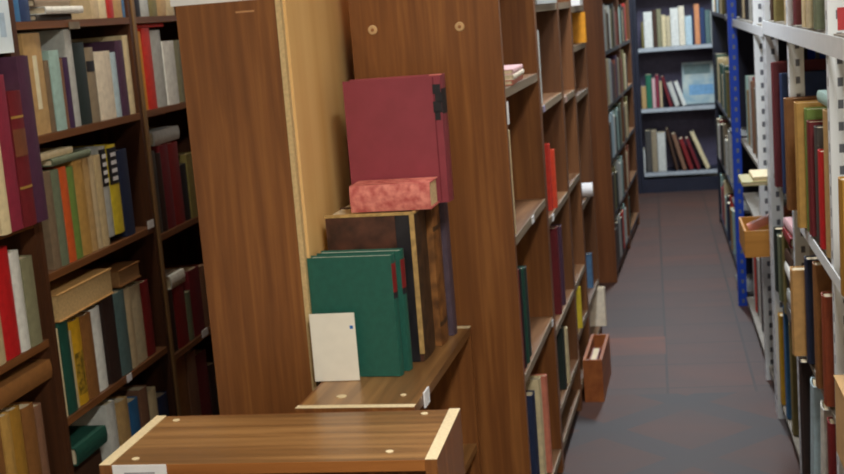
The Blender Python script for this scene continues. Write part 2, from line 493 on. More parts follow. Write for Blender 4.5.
        (1.154, 0.1, 0.25, 'rust', 0.004, {}),
    ]),
    'f5': ('F', 0.085, 0.2, [
        (0.03, 0.12, 0.2, 'black brown', 0.004, {}),
        (0.152, 0.12, 0.22, 'dark grey', 0.004, {}),
        (0.274, 0.12, 0.24, 'pale grey', 0.004, {}),
        (0.396, 0.12, 0.2, 'black', 0.004, {}),
        (0.518, 0.11, 0.22, 'bright red', 0.004, {}),
        (0.63, 0.12, 0.24, 'pale teal', 0.004, {}),
        (0.752, 0.1, 0.2, 'grey white', 0.004, {}),
        (1.032, 0.12, 0.22, 'dark green', 0.004, {}),
    ]),
    'k0a': ('B', 1.145, 0.2, [
        (-0.255, 0.039, 0.295, 'dark green', 10.42, {}),
        (-0.214, 0.034, 0.23, 'tan', 10.42, {}),
        (-0.178, 0.023, 0.251, 'red', 10.42, {}),
    ]),
    'k0b': ('B', 0.755, 0.2, [
        (-0.272, 0.039, 0.235, 'olive', 10.42, {}),
        (-0.231, 0.03, 0.263, 'black', 10.42, {}),
        (-0.198, 0.019, 0.246, 'pale olive', 10.42, {}),
    ]),
    'k1a': ('B', 1.145, 0.2, [
        (-0.068, 0.018, 0.204, 'olive', 10.42, {}),
        (-0.048, 0.066, 0.278, 'white', 10.42, {}),
        (0.019, 0.034, 0.289, 'dark brown', 10.42, {}),
        (0.054, 0.033, 0.294, 'olive grey', 10.42, {}),
        (0.089, 0.032, 0.245, 'cream', 10.42, {}),
        (0.123, 0.033, 0.235, 'pale beige', 10.42, {}),
        (0.158, 0.062, 0.292, 'white', 10.42, {}),
        (0.222, 0.044, 0.303, 'cream white', 10.42, {}),
        (0.268, 0.052, 0.223, 'pale blue', 10.42, {}),
        (0.321, 0.018, 0.274, 'navy', 10.42, {}),
        (0.341, 0.039, 0.309, 'apricot', 10.42, {}),
        (0.382, 0.038, 0.276, 'dark blue', 10.42, {}),
        (0.421, 0.039, 0.257, 'teal grey', 10.42, {}),
        (0.462, 0.015, 0.247, 'pale grey', 10.42, {}),
    ]),
    'k1b': ('B', 0.672, 0.2, [
        (-0.092, 0.037, 0.172, 'tan', 10.42, {}),
        (-0.053, 0.044, 0.263, 'green', 10.42, {}),
        (-0.007, 0.026, 0.229, 'pale pink', 10.42, {}),
        (0.022, 0.023, 0.258, 'crimson', 10.42, {}),
        (0.051, 0.019, 0.202, 'beige', 10.42, {}),
        (0.093, 0.024, 0.246, 'wine red', 10.42, {'lean': -14}),
        (0.136, 0.038, 0.195, 'grey white', 10.42, {'lean': -17, 'd': 0.12}),
        (0.192, 0.031, 0.2, 'white', 10.42, {'lean': -18, 'd': 0.12}),
    ]),
    'k1c': ('B', 0.165, 0.2, [
        (-0.113, 0.013, 0.27, 'red', 10.42, {}),
        (-0.099, 0.011, 0.182, 'white', 10.42, {}),
        (-0.08, 0.045, 0.33, 'dark grey', 10.42, {}),
        (-0.033, 0.044, 0.327, 'taupe', 10.42, {}),
        (0.013, 0.064, 0.308, 'grey white', 10.42, {}),
        (0.115, 0.023, 0.342, 'dark brown', 10.42, {'lean': -12}),
        (0.164, 0.031, 0.3, 'dusty brown', 10.42, {'lean': -15}),
        (0.218, 0.033, 0.257, 'dark red', 10.42, {'lean': -17}),
        (0.272, 0.027, 0.261, 'wine red', 10.42, {'lean': -19}),
        (0.326, 0.032, 0.313, 'cream', 10.42, {'lean': -22}),
    ]),
    'r0m': ('R', 0.9, 0.2, [
        (2.74, 0.06, 0.246, 'mustard', 0.365, {}),
    ]),
    'r1t': ('R', 1.437, 0.2, [
        (4.433, 0.06, 0.162, 'dark brown', 0.385, {}),
        (4.264, 0.06, 0.187, 'olive', 0.385, {}),
        (3.959, 0.06, 0.167, 'sand', 0.385, {}),
    ]),
    'r2t': ('R', 1.437, 0.2, [
        (3.735, 0.06, 0.174, 'maroon', 0.385, {}),
        (3.487, 0.06, 0.17, 'cream', 0.385, {}),
        (3.393, 0.06, 0.162, 'pale beige', 0.385, {}),
        (3.267, 0.06, 0.168, 'grey green', 0.385, {}),
    ]),
    'r1m': ('R', 0.9, 0.2, [
        (4.339, 0.06, 0.404, 'maroon', 0.373, {}),
        (4.19, 0.06, 0.376, 'dark blue', 0.385, {}),
    ]),
    'r2m': ('R', 0.905, 0.2, [
        (3.839, 0.06, 0.322, 'brown', 0.365, {}),
        (3.542, 0.06, 0.334, 'ochre', 0.365, {}),
        (3.478, 0.06, 0.322, 'leaf green', 0.379, {}),
        (3.414, 0.06, 0.295, 'deep red', 0.38, {}),
        (3.318, 0.06, 0.29, 'dark grey', 0.385, {}),
        (3.237, 0.06, 0.24, 'scarlet', 0.385, {}),
        (3.127, 0.06, 0.348, 'tan', 0.385, {}),
    ]),
    'r1l': ('R', 0.497, 0.2, [
        (4.569, 0.06, 0.221, 'black green', 0.385, {}),
        (4.422, 0.06, 0.222, 'grey green', 0.385, {}),
        (4.238, 0.06, 0.265, 'olive', 0.385, {}),
    ]),
    'r2l': ('R', 0.5, 0.2, [
        (3.727, 0.06, 0.251, 'cardboard tan', 0.355, {}),
        (3.639, 0.06, 0.298, 'navy', 0.385, {}),
        (3.405, 0.06, 0.331, 'brown', 0.385, {}),
        (3.252, 0.06, 0.282, 'rust', 0.385, {}),
    ]),
    'r2f': ('R', 0.07, 0.2, [
        (3.845, 0.06, 0.376, 'black brown', 0.383, {}),
        (3.604, 0.06, 0.395, 'pale blue', 0.385, {'lean': 12}),
        (3.384, 0.06, 0.395, 'white', 0.385, {'lean': 10}),
        (3.22, 0.06, 0.395, 'dark red', 0.385, {}),
    ]),
    'r3t': ('R', 1.412, 0.2, [
        (6.269, 0.081, 0.274, 'black', 0.41, {}),
        (6.194, 0.072, 0.217, 'pale beige', 0.419, {}),
        (6.113, 0.078, 0.248, 'tan', 0.423, {}),
        (6.021, 0.089, 0.285, 'pale teal', 0.418, {}),
        (5.943, 0.075, 0.219, 'black', 0.414, {}),
        (5.858, 0.082, 0.25, 'grey brown', 0.427, {}),
        (5.773, 0.082, 0.212, 'pale grey', 0.415, {}),
        (5.683, 0.087, 0.21, 'pale beige', 0.421, {}),
        (5.606, 0.074, 0.293, 'pale grey', 0.416, {}),
        (5.526, 0.077, 0.223, 'olive', 0.412, {}),
        (5.462, 0.061, 0.276, 'dark brown', 0.427, {}),
        (5.373, 0.086, 0.222, 'pale beige', 0.416, {}),
        (5.309, 0.061, 0.265, 'tan', 0.408, {}),
        (5.222, 0.084, 0.295, 'black', 0.426, {}),
        (5.014, 0.073, 0.27, 'tan', 0.413, {}),
        (4.945, 0.066, 0.203, 'cream', 0.425, {}),
        (4.867, 0.075, 0.247, 'pale teal', 0.416, {}),
        (4.8, 0.064, 0.276, 'grey brown', 0.413, {}),
    ]),
    'r3m': ('R', 0.842, 0.2, [
        (6.228, 0.087, 0.291, 'dark red', 0.426, {}),
        (6.15, 0.075, 0.306, 'pale teal', 0.417, {}),
        (6.071, 0.076, 0.245, 'ochre', 0.418, {}),
        (5.995, 0.073, 0.314, 'pale grey', 0.417, {}),
        (5.909, 0.083, 0.258, 'pale teal', 0.425, {}),
        (5.819, 0.087, 0.318, 'dark red', 0.426, {}),
        (5.745, 0.071, 0.308, 'dusty brown', 0.412, {}),
        (5.681, 0.061, 0.228, 'dark red', 0.418, {}),
        (5.591, 0.087, 0.29, 'grey brown', 0.413, {}),
        (5.517, 0.071, 0.345, 'dark red', 0.416, {}),
        (5.441, 0.073, 0.344, 'navy', 0.425, {}),
        (5.354, 0.084, 0.352, 'dusty brown', 0.419, {}),
        (5.29, 0.061, 0.36, 'grey brown', 0.421, {}),
        (5.222, 0.065, 0.24, 'pale teal', 0.412, {}),
        (5.03, 0.089, 0.215, 'tan', 0.415, {}),
    ]),
    'r3l': ('R', 0.062, 0.2, [
        (6.218, 0.09, 0.37, 'grey white', 0.428, {}),
        (6.129, 0.086, 0.341, 'black', 0.426, {}),
        (6.047, 0.079, 0.368, 'bright red', 0.419, {}),
        (5.966, 0.078, 0.326, 'dark grey', 0.421, {}),
        (5.867, 0.096, 0.284, 'grey white', 0.418, {}),
        (5.772, 0.092, 0.327, 'bright red', 0.427, {}),
        (5.673, 0.096, 0.363, 'dark grey', 0.417, {}),
        (5.575, 0.095, 0.33, 'pale grey', 0.422, {}),
        (5.497, 0.075, 0.284, 'bright red', 0.424, {}),
        (5.408, 0.086, 0.282, 'dark grey', 0.424, {}),
        (5.309, 0.096, 0.347, 'navy', 0.425, {}),
        (5.222, 0.084, 0.338, 'taupe', 0.416, {}),
        (5.002, 0.084, 0.305, 'pale teal', 0.428, {}),
        (4.91, 0.089, 0.344, 'grey white', 0.426, {}),
        (4.83, 0.077, 0.319, 'pale grey', 0.42, {}),
    ]),
    'r4t': ('R', 1.412, 0.2, [
        (8.761, 0.094, 0.279, 'white', 0.406, {}),
        (8.654, 0.104, 0.289, 'black', 0.412, {}),
        (8.557, 0.094, 0.221, 'tan', 0.406, {}),
        (8.432, 0.122, 0.291, 'cream', 0.406, {}),
        (8.311, 0.118, 0.27, 'black', 0.399, {}),
        (8.195, 0.113, 0.201, 'pale blue', 0.402, {}),
        (8.1, 0.092, 0.282, 'black', 0.41, {}),
        (7.986, 0.111, 0.209, 'tan', 0.412, {}),
        (7.886, 0.097, 0.233, 'olive', 0.407, {}),
        (7.781, 0.102, 0.298, 'sand', 0.402, {}),
        (7.677, 0.101, 0.256, 'tan', 0.412, {}),
        (7.56, 0.114, 0.297, 'olive', 0.398, {}),
        (7.45, 0.107, 0.236, 'black', 0.411, {}),
    ]),
    'r4m': ('R', 0.842, 0.2, [
        (8.685, 0.123, 0.298, 'black', 0.403, {}),
        (8.586, 0.096, 0.293, 'dark green', 0.408, {}),
        (8.458, 0.125, 0.282, 'sand', 0.406, {}),
        (8.35, 0.105, 0.247, 'black', 0.412, {}),
        (8.23, 0.117, 0.219, 'sand', 0.409, {}),
        (8.104, 0.123, 0.262, 'dark green', 0.403, {}),
        (8.01, 0.091, 0.203, 'beige', 0.408, {}),
        (7.907, 0.1, 0.298, 'sand', 0.411, {}),
        (7.792, 0.112, 0.266, 'teal grey', 0.403, {}),
        (7.68, 0.109, 0.273, 'dark green', 0.406, {}),
        (7.552, 0.125, 0.226, 'teal grey', 0.411, {}),
        (7.45, 0.099, 0.255, 'olive', 0.401, {}),
    ]),
    'r4l': ('R', 0.472, 0.2, [
        (8.674, 0.115, 0.246, 'taupe', 0.4, {}),
        (8.566, 0.105, 0.22, 'grey white', 0.4, {}),
        (8.462, 0.101, 0.281, 'pale teal', 0.408, {}),
        (8.351, 0.108, 0.27, 'dark red', 0.401, {}),
        (8.238, 0.11, 0.254, 'black green', 0.399, {}),
        (8.115, 0.12, 0.29, 'dark red', 0.412, {}),
        (8.0, 0.112, 0.278, 'taupe', 0.404, {}),
        (7.907, 0.09, 0.216, 'dark brown', 0.405, {}),
        (7.799, 0.105, 0.203, 'grey white', 0.403, {}),
        (7.7, 0.096, 0.283, 'taupe', 0.412, {}),
        (7.577, 0.12, 0.241, 'pale teal', 0.412, {}),
        (7.45, 0.124, 0.288, 'grey white', 0.405, {}),
    ]),
    'r4f': ('R', 0.062, 0.2, [
        (8.725, 0.119, 0.277, 'pale teal', 0.412, {}),
        (8.601, 0.121, 0.203, 'bright red', 0.408, {}),
        (8.5, 0.098, 0.259, 'navy', 0.41, {}),
        (8.402, 0.095, 0.245, 'bright red', 0.41, {}),
        (8.295, 0.104, 0.299, 'cream', 0.408, {}),
        (8.19, 0.102, 0.209, 'pale teal', 0.408, {}),
        (8.086, 0.101, 0.24, 'dark grey', 0.412, {}),
        (7.989, 0.094, 0.251, 'black', 0.407, {}),
        (7.89, 0.096, 0.223, 'navy', 0.4, {}),
        (7.785, 0.102, 0.226, 'black', 0.409, {}),
        (7.691, 0.091, 0.291, 'bright red', 0.413, {}),
        (7.565, 0.123, 0.236, 'mustard', 0.404, {}),
        (7.45, 0.112, 0.246, 'pale teal', 0.408, {}),
    ]),
    'r1f': ('R', 0.072, 0.2, [
        (4.612, 0.06, 0.326, 'golden yellow', 0.394, {}),
        (4.454, 0.06, 0.39, 'blue', 0.4, {}),
        (4.279, 0.06, 0.375, 'olive', 0.4, {}),
    ]),
}
# shelf wording, group wording
SHELF = {
 'w1a': 'top shelf of the wall bookcase', 'w1b': 'second shelf of the wall bookcase', 'w1c': 'third shelf of the wall bookcase',
 'w1d': 'fourth shelf of the wall bookcase', 'w1e': 'lowest shelf of the wall bookcase',
 'w2a': 'top shelf beside the brown panel', 'w2b': 'second shelf beside the brown panel', 'w2c': 'third shelf beside the brown panel',
 'w2d': 'fourth shelf beside the brown panel', 'w2e': 'lowest shelf beside the brown panel',
 'w0b': 'shelf with the purple folio', 'w0c': 'shelf under the purple folio', 'w0d': 'low shelf beneath the scarlet book',
 'b1b': 'middle shelf, first aisle bay', 'b1c': 'third shelf, first aisle bay', 'b1d': 'lowest shelf, first aisle bay',
 'b2a': 'top shelf, second aisle bay', 'b2b': 'middle shelf, second aisle bay', 'b2c': 'third shelf, second aisle bay', 'b2d': 'lowest shelf, second aisle bay',
 'b3c': 'lowest shelf, third aisle bay', 'b4a': 'top shelf, last narrow aisle bay', 'b4c': 'lowest shelf, last narrow aisle bay', 'b4d': 'edge of the last narrow aisle bay',
 'f1': 'top shelf, far brown bookcase', 'f2': 'second shelf, far brown bookcase', 'f3': 'third shelf, far brown bookcase', 'f4': 'fourth shelf, far brown bookcase', 'f5': 'lowest shelf, far brown bookcase',
 'k0a': 'top shelf of the cornered bookcase', 'k0b': 'second shelf of the cornered bookcase',
 'k1a': 'top shelf of the end bookcase', 'k1b': 'second shelf of the end bookcase', 'k1c': 'third shelf of the end bookcase',
 'r0m': 'waist-high shelf of the white rack', 'r1t': "white rack's upper shelf, far bay", 'r2t': "white rack's upper shelf, middle bay", 'r1m': "white rack's second shelf, far bay", 'r2m': "white rack's second shelf, middle bay",
 'r1l': "white rack's third shelf, far bay", 'r1f': "white rack's lowest shelf, far bay", 'r2l': "white rack's third shelf, middle bay", 'r2f': "white rack's lowest shelf, middle bay",
 'r3t': 'top shelf behind the tray', 'r3m': 'second shelf behind the tray', 'r3l': 'lowest shelf beneath the tray',
 'r4t': 'top shelf past the blue post', 'r4m': 'second shelf past the blue post', 'r4l': 'third shelf past the blue post', 'r4f': 'lowest shelf past the blue post',
}
ORD = ['first', 'second', 'third', 'fourth', 'fifth', 'sixth', 'seventh', 'eighth', 'ninth', 'tenth', 'eleventh', 'twelfth', 'thirteenth', 'fourteenth', 'fifteenth']
TOTAL = {}
for k, (side, z, d, bs) in ROWS.items():
    for b in bs: TOTAL[b[3]] = TOTAL.get(b[3], 0) + 1
def article(c): return c
def row_labels(k):
    cs = [b[3] for b in ROWS[k][3]]
    n = len(cs); sh = SHELF[k]; out = []
    for i, c in enumerate(cs):
        if n == 1: s = f'{c} book standing on the {sh}'
        elif i == 0: s = f'{c} book beside the {cs[1]} one, {sh}'
        elif i == n - 1: s = f'{c} book beside the {cs[-2]} one, {sh}'
        else: s = f'{c} book between {cs[i-1]} and {cs[i+1]} ones, {sh}'
        out.append(s)
    return out
def build_rows():
    rnd = random.Random(3)
    for k, (side, z, d, bs) in ROWS.items():
        labels = row_labels(k)
        for i, (u, t, h, c, plane, o) in enumerate(bs):
            dd = o.get('d', d - rnd.uniform(0, .03))
            tt = t - .0015
            g = 'books on the ' + SHELF[k] if len(bs) > 1 else None
            bk = make_book(tt, h, dd, c, labels[i], group=g)
            if o.get('label'): decorate(bk, tt, h, o['label'])
            zz = z + .001 + o.get('lift', 0)
            jit = rnd.uniform(0, .006) if side != 'B' else rnd.uniform(0, .012)
            uc = u + t / 2
            if side in FRAMES: loc = along(side, uc, plane - jit) + (zz,)
            elif side == 'L': loc = (plane - jit, uc, zz)
            elif side == 'R': loc = (plane + jit, uc, zz)
            else: loc = (uc, plane + jit, zz)
            bk.location = loc
            lean = math.radians(o.get('lean', 0))
            # u marks the middle of a leaning book; lean > 0 tips the top towards local +x
            fz = Matrix.Rotation(FACING[side], 4, 'Z')
            rot = fz @ Matrix.Rotation(lean, 4, 'Y')
            bk.location = Vector(loc) + fz @ Vector((-h / 2 * math.sin(lean), 0, abs(math.sin(lean)) * tt / 2))
            bk.rotation_euler = rot.to_euler()
def lying_book(L, W, T, colour, label, loc, rotz=0, group=None, m=None, spine='front', pages=None, name='book'):
    """Book lying flat: L along local x, W along local y, T thick; loc is the middle of its underside."""
    b = make_book(T, L, W, colour, label, group=group, m=m, pages=pages, name=name)
    # stand -> flat: height to x, thickness to z
    base = Matrix(((0, 0, 1, -L / 2), (0, 1, 0, -W / 2), (-1, 0, 0, T / 2), (0, 0, 0, 1)))
    b.matrix_world = Matrix.Translation(Vector(loc)) @ Matrix.Rotation(rotz, 4, 'Z') @ base
    return b

# ------------------------------------------------------------------ the setting
struct('floor', (-2.1, 1.15, -2.5, 11.0, -0.05, 0.0), floor_mat())
M_plaster = plain('cream plaster', (214, 206, 190), 0.85, 0.04, 6)
M_ceil = plain('white ceiling paint', (226, 224, 218), 0.9, 0.03, 6)
struct('ceiling', (-2.1, 1.15, -2.5, 11.0, CEIL, CEIL + .05), M_ceil)
struct('wall_left', (-2.1, -1.9, -2.5, 11.0, 0, CEIL), M_plaster)
struct('wall_right', (0.98, 1.15, -2.5, 11.0, 0, CEIL), M_plaster)
struct('wall_back', (-1.9, 0.98, 10.8, 11.0, 0, CEIL), M_plaster)
struct('wall_front', (-1.9, 0.98, -2.5, -2.4, 0, CEIL), M_plaster)
names = ['above the brown end panels', 'above the middle of the aisle', 'above the narrow wall aisle', 'above the end of the aisle']
for (p, sx, sy, watts, colr), nm in zip(LAMPS, names):
    t = thing('ceiling_light', 'white fluorescent ceiling light ' + nm, 'light', (p[0], p[1], CEIL), 0, 'fluorescent ceiling lights')
    bx('housing', (-sx / 2 - .02, sx / 2 + .02, -sy / 2 - .02, sy / 2 + .02, -.05, -.001), M_lampwhite, t)
    ld = bpy.data.lights.new('tube_light', 'AREA'); ld.shape = 'RECTANGLE'; ld.size = sx; ld.size_y = sy; ld.energy = watts; ld.color = colr
    lo = bpy.data.objects.new('tube_light', ld); COL.objects.link(lo); lo.parent = t; lo.location = (0, 0, -.06)

# ------------------------------------------------------------------ bookcases
def bookcase(label, corner, rotz, width, depth, height, shelves, mz, mx, th=.02, side0=None, edge=None, lip=None, plinth=.06, group=None, top=True, back=None, name='bookcase', raw_top=False, sth=.02):
    t = thing(name, label, 'bookcase', corner, rotz, group)
    s0 = bx('side_panel', (0, th, 0, depth, 0, height), mz, t)
    s1 = bx('side_panel', (width - th, width, 0, depth, 0, height), mz, t)
    if edge:
        for s, x in ((s0, 0), (s1, width - th)):
            bx('edge_strip', (x, x + th, -.003, 0, 0, height), edge, s)
    if raw_top:
        for s, x in ((s0, 0), (s1, width - th)):
            bx('raw_edge', (x, x + th, .0, depth, height, height + .0012), pale_edge, s)
    bx('back_panel', (th, width - th, depth - .006, depth, plinth, height - .001), back or mz, t)
    if top: bx('top_panel', (th, width - th, 0, depth - .007, height - .022, height), mx, t)
    for z in shelves:
        sh = bx('shelf', (th, width - th, 0.004, depth - .007, z - sth, z), mx, t)
        if lip: bx('shelf_edge', (th, width - th, 0.001, 0.004, z - sth, z), lip, sh)
    bx('plinth', (th, width - th, .02, .035, 0, plinth - .001), mz, t)
    return t
def shelf_tag(case, x, y, z, w=.05, h=.025, th=.002, m=None):
    return bx('shelf_tag', (x, x + w, y - th, y, z, z + h), m or M_tag, case)

LF = math.pi / 2
wx = -1.6
lip_brown = wood('worn shelf lipping', (104, 62, 32), (140, 92, 52), 0, 0.45, 1.0)
W0 = bookcase('dark wood wall bookcase holding the tall purple folio', (wx, 2.13, 0), LF, 1.005, .28, 2.2, (.08, .36, .783, 1.103, 1.611, 1.92), wall_z, wall_x, th=.022, lip=lip_brown)
W1 = bookcase('dark wood wall bookcase with orange and yellow books', (wx, 3.137, 0), LF, .796, .28, 2.2, (.135, .547, .947, 1.311, 1.611, 1.92), wall_z, wall_x, th=.022, lip=lip_brown)
W2 = bookcase('dark wood wall bookcase with a pale upright beside the brown panel', (wx, 3.935, 0), LF, .92, .28, 2.2, (.115, .502, .908, 1.312, 1.611, 1.92), wall_z, wall_x, th=.022, lip=lip_brown)
bx('edge_strip', (0.0, .022, -.004, 0, 0, 2.2), tan_edge, W2)
shelf_tag(W1, .725, -.001, .945, .05, .025)
shelf_tag(W1, .43, -.001, .527, .035, .022)
shelf_tag(W2, .30, -.001, .49, .06, .025)
shelf_tag(W1, .33, -.001, 1.585, .07, .02, m=plain('grey tag', (120, 108, 90)))
# the tall brown bookcase whose end panel faces the camera
T1 = bookcase('tall brown bookcase with wide end panel beside the green books', (-1.09, 4.75, 0), -LF, 1.80, .242, 1.612, (.08, .45, .83, 1.22), ven_z, ven_y, th=.02, back=board_back, plinth=.06)
bx('edge_strip', (1.78, 1.802, .242, .254, 0, 1.612), plain('panel edge', (206, 178, 128), .6, .1, 120), T1)
bx('rear_board', (.0, 1.762, .2425, .256, .03, 1.61), board_back, T1)
bx('scuff_mark', (1.80, 1.8006, .145, .19, 1.585, 1.589), plain('pale scuff', (190, 140, 96)), T1)
# the aisle row
bays = [(0, .741), (.743, 1.412), (1.414, 1.883), (1.885, 2.465)]
zs = [(.085, .54, .932, 1.335, 1.72), (.085, .205, .48, .855, 1.225, 1.55), (.085, .285, .48, .86, 1.2, 1.55), (.085, .29, .72, 1.166, 1.37, 1.53)]
nm = ['first aisle bay', 'second aisle bay', 'third aisle bay', 'last narrow aisle bay']
lb = ['tall brown bookcase with broad veneer end panel behind the red book', 'brown aisle bookcase holding the bright red book', 'brown aisle bookcase holding the thin yellow book', 'narrow brown aisle bookcase holding the amber book']
BAY = []
lip_grey = wood('worn grey lipping', (120, 104, 84), (160, 144, 120), 0, 0.5, 1.0)
for i, (a, b) in enumerate(bays):
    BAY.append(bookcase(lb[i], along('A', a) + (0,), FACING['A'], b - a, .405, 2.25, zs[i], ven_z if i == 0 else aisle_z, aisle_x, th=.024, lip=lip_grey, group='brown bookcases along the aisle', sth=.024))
B1 = BAY[0]
for (yy, zz) in ((.344, 1.517), (.107, 1.508)):
    bm = bmesh.new(); n = 16
    ring = bmesh.ops.create_cone(bm, cap_ends=True, segments=n, radius1=.013, radius2=.011, depth=.003)
    o = obj('fitting_cap', bm, plain('pale fitting', (206, 170, 122)), B1); o.rotation_euler = (0, -math.pi / 2, 0); o.location = (-.0015, yy, zz)
    bm = bmesh.new(); bmesh.ops.create_cone(bm, cap_ends=True, segments=10, radius1=.005, radius2=.004, depth=.002)
    o2 = obj('cap_hole', bm, plain('fitting hole', (150, 98, 56)), o); o2.location = (0, 0, .002)
shelf_tag(B1, .0, -.003, 1.242, .024, .06)
shelf_tag(B1, .35, -.001, .911, .05, .02)
shelf_tag(B1, .66, -.001, .519, .03, .02)
shelf_tag(BAY[1], .10, -.001, .834, .05, .02)
shelf_tag(BAY[1], .04, -.001, 1.204, .05, .02, m=plain('lilac tag', (150, 140, 170)))
shelf_tag(BAY[2], .05, -.001, 1.179, .06, .02, m=plain('pinkish tag', (190, 160, 150)))
# far brown bookcases, standing a hand further into the aisle
FAR = []
for i, (a, b) in enumerate(((0, 1.0), (1.002, 1.88))):
    FAR.append(bookcase(['brown bookcase further down the aisle with pale grey books', 'brown bookcase standing last before the end bookcases'][i], along('F', a) + (0,), FACING['F'], b - a, .34, 2.25, (.085, .375, .675, .975, 1.27, 1.6), wood('far red veneer', (100, 58, 32), (140, 86, 48), 2, .4) if i == 0 else aisle_z, aisle_x, th=.024, lip=M_navy_metal, group='far brown bookcases'))
# low bookcases in front
LOW1 = bookcase('low brown bookcase in front with bare top and pale edges', (-1.145, 2.37, 0), 0, .699, .32, .698, (.08, .38), ven_z, ven_x, th=.024, raw_top=True)
bx('front_edge', (.024, .675, -.002, 0, .676, .698), wood('orange front edge', (140, 84, 36), (170, 110, 56), 0, .4), LOW1)
for k, (x, y) in enumerate(((.06, .285), (.065, .035), (.625, .29), (.595, .05))):
    bm = bmesh.new(); disc(bm, x, y, .698, .6995, .008)
    obj('screw_cap', bm, pale_edge, LOW1)
tg = bx('shelf_tag', (.03, .145, -.005, -.0025, .667, .699), M_tag, LOW1)
bx('printed_line', (.055, .12, -.0056, -.005, .6805, .6835), plain('faded ink', (150, 152, 160)), tg)
LOW2 = bookcase('low brown bookcase carrying the green and leather books', (-.551, 2.706, 0), math.radians(87.6), .72, .275, .699, (.07, .37), ven_z, ven_x, th=.02, raw_top=True)
for k, (x, y) in enumerate(((.085, .19), (.09, .045))):
    bm = bmesh.new(); disc(bm, x, y, .699, .701, .012 - .005 * k)
    obj('screw_cap', bm, pale_edge, LOW2)
shelf_tag(LOW2, .09, -.001, .668, .05, .036, .004)
# end bookcases
def end_case(label, x0, x1, shelves, lipm, grp):
    t = thing('bookcase', label, 'bookcase', (x0, 10.40, 0), 0, grp)
    wd = x1 - x0
    for x in (0, wd - .025): bx('upright', (x, x + .025, 0, .28, 0, 2.1), M_navy_metal, t)
    bx('back_panel', (.026, wd - .026, .272, .28, .09, 2.1), M_mauve, t)
    for z in shelves:
        s = bx('shelf', (.026, wd - .026, .003, .27, z - .03, z), M_navy_metal, t)
        bx('shelf_edge', (.026, wd - .026, 0, .003, z - .03, z), lipm, s)
    bx('plinth', (.026, wd - .026, .01, .03, 0, .11), M_navy_metal, t)
    return t
pale_lip = plain('pale grey lip', (176, 184, 192), .5)
end_case('dark metal bookcase closing the end of the aisle', -.125, .505, (.165, .672, 1.145, 1.62), pale_lip, 'dark bookcases at the end of the aisle')
end_case('dark corner bookcase mostly behind the far brown bookcase', -.76, -.128, (.3, .755, 1.145, 1.62), pale_lip, 'dark bookcases at the end of the aisle')

# ------------------------------------------------------------------ slotted steel racks
def rack(label, x, ys, depth, height, levels, mslot, mbeam, group=None, lip=.05, beams=(), lean=0.0, board=None, open_end=False):
    y0, y1 = ys[0], ys[-1]
    t = thing('storage_rack', label, 'rack', (x, y0, 0), 0, group)
    fl = .042
    for y in ys:
        for s, xx in ((1, 0), (-1, depth)):
            if open_end and y == ys[-1] and s > 0: continue
            bm = bmesh.new()
            box(bm, 0, s * fl, 0, .003, 0, height) if s > 0 else box(bm, -fl, 0, 0, .003, 0, height)
            box(bm, 0, .003, .003, fl, 0, height) if s > 0 else box(bm, -.003, 0, .003, fl, 0, height)
            p = obj('post', bm, mslot, t); p.location = (xx, y - y0, 0); p.rotation_euler = (0, lean, 0)
    for z in levels:
        dx = z * math.tan(lean)
        s = bx('shelf', (dx + .012, dx + depth - .006, .05, y1 - y0 - .006, z - .015, z), board or M_board, t)
        if z in beams: bx('beam', (dx - .004, dx - .001, -.01, y1 - y0 + .05, z - lip, z - .0005), mbeam, t)
    return t
RA = rack('white slotted steel rack filling the side of the aisle', .39, (2.1, 3.05, 3.913, 4.68), .46, 2.2, (.068, .49, .9, 1.433, 1.9), M_slot_white, M_white_metal, beams=(1.433, 1.9), lip=.046)
bx('shelf_edge', (-.004, -.001, -.01, 1.62, .868, .8985), M_white_metal, RA)
rack('second white slotted steel rack holding the wooden tray', .39, (4.75, 5.17, 6.40), .46, 2.2, (.06, .575, .84, 1.41, 1.9), M_slot_white, M_white_metal, beams=(1.41,), lip=.035, open_end=True)
RBLUE = rack('blue slotted steel rack further along the aisle', .366, (6.452, 6.93), .46, 2.2, (.06, .47, .84, 1.41, 1.9), M_slot_blue, M_blue_metal, lip=.03, board=M_board2, open_end=True)
bx('back_panel', (.452, .456, .05, .45, .3, 2.1), M_board2, RBLUE)

bookcase('dark bookcase on the white rack side past the blue post', (.40, 8.90, 0), -LF, 1.9, .42, 2.1, (.062, .472, .842, 1.412, 1.75), M_navy_metal, M_navy_metal, th=.02, plinth=.03)
# ------------------------------------------------------------------ books in rows
build_rows()

# ------------------------------------------------------------------ things on the low bookcase
def standing_cover(t, h, d, colour, label, yfront, xspine, z, m=None, rot=0.0, pages=None):
    """Standing book whose front cover faces the camera side and whose spine looks into the aisle."""
    b = make_book(t, h, d, colour, label, m=m, pages=pages)
    b.location = (xspine, yfront + t / 2, z); b.rotation_euler = (0, 0, math.pi / 2 + rot)
    return b
zt = .7005
M_green = plain('bottle green cloth', COLOURS['bottle green'], .55, .08, 60)
g1 = standing_cover(.034, .295, .212, 'bottle green', 'bottle green book with red spine label behind the white card', 2.948, -.622, zt, M_green, math.radians(-4), plain('green book pages', (206, 214, 200)))
g2 = standing_cover(.036, .297, .212, 'bottle green', 'bottle green book with red spine label against the leather ledger', 2.993, -.609, zt, M_green, math.radians(-4), plain('green book pages', (206, 214, 200)))
for g, t_ in ((g1, .034), (g2, .036)):
    spine_patch(g, t_, .205, .275, cloth('dark red'), 'spine_label')
    spine_patch(g, t_, .19, .2045, cloth('black'), 'black_band')
c = bx('card', (-.832, -.722, 2.925, 2.927, 0, .166), plain('white index card', (242, 240, 228), .6, .02))
c.location = (0, 0, zt); tag(c, 'blank white card leaning against the bottle green book', 'card')
bx('blue_mark', (-.735, -.727, 2.9243, 2.925, .127, .135), plain('blue ink', (40, 110, 190)), c)
def leather(name, a, b, s=14): return plain(name, a, .5, .25, s, 0, b)
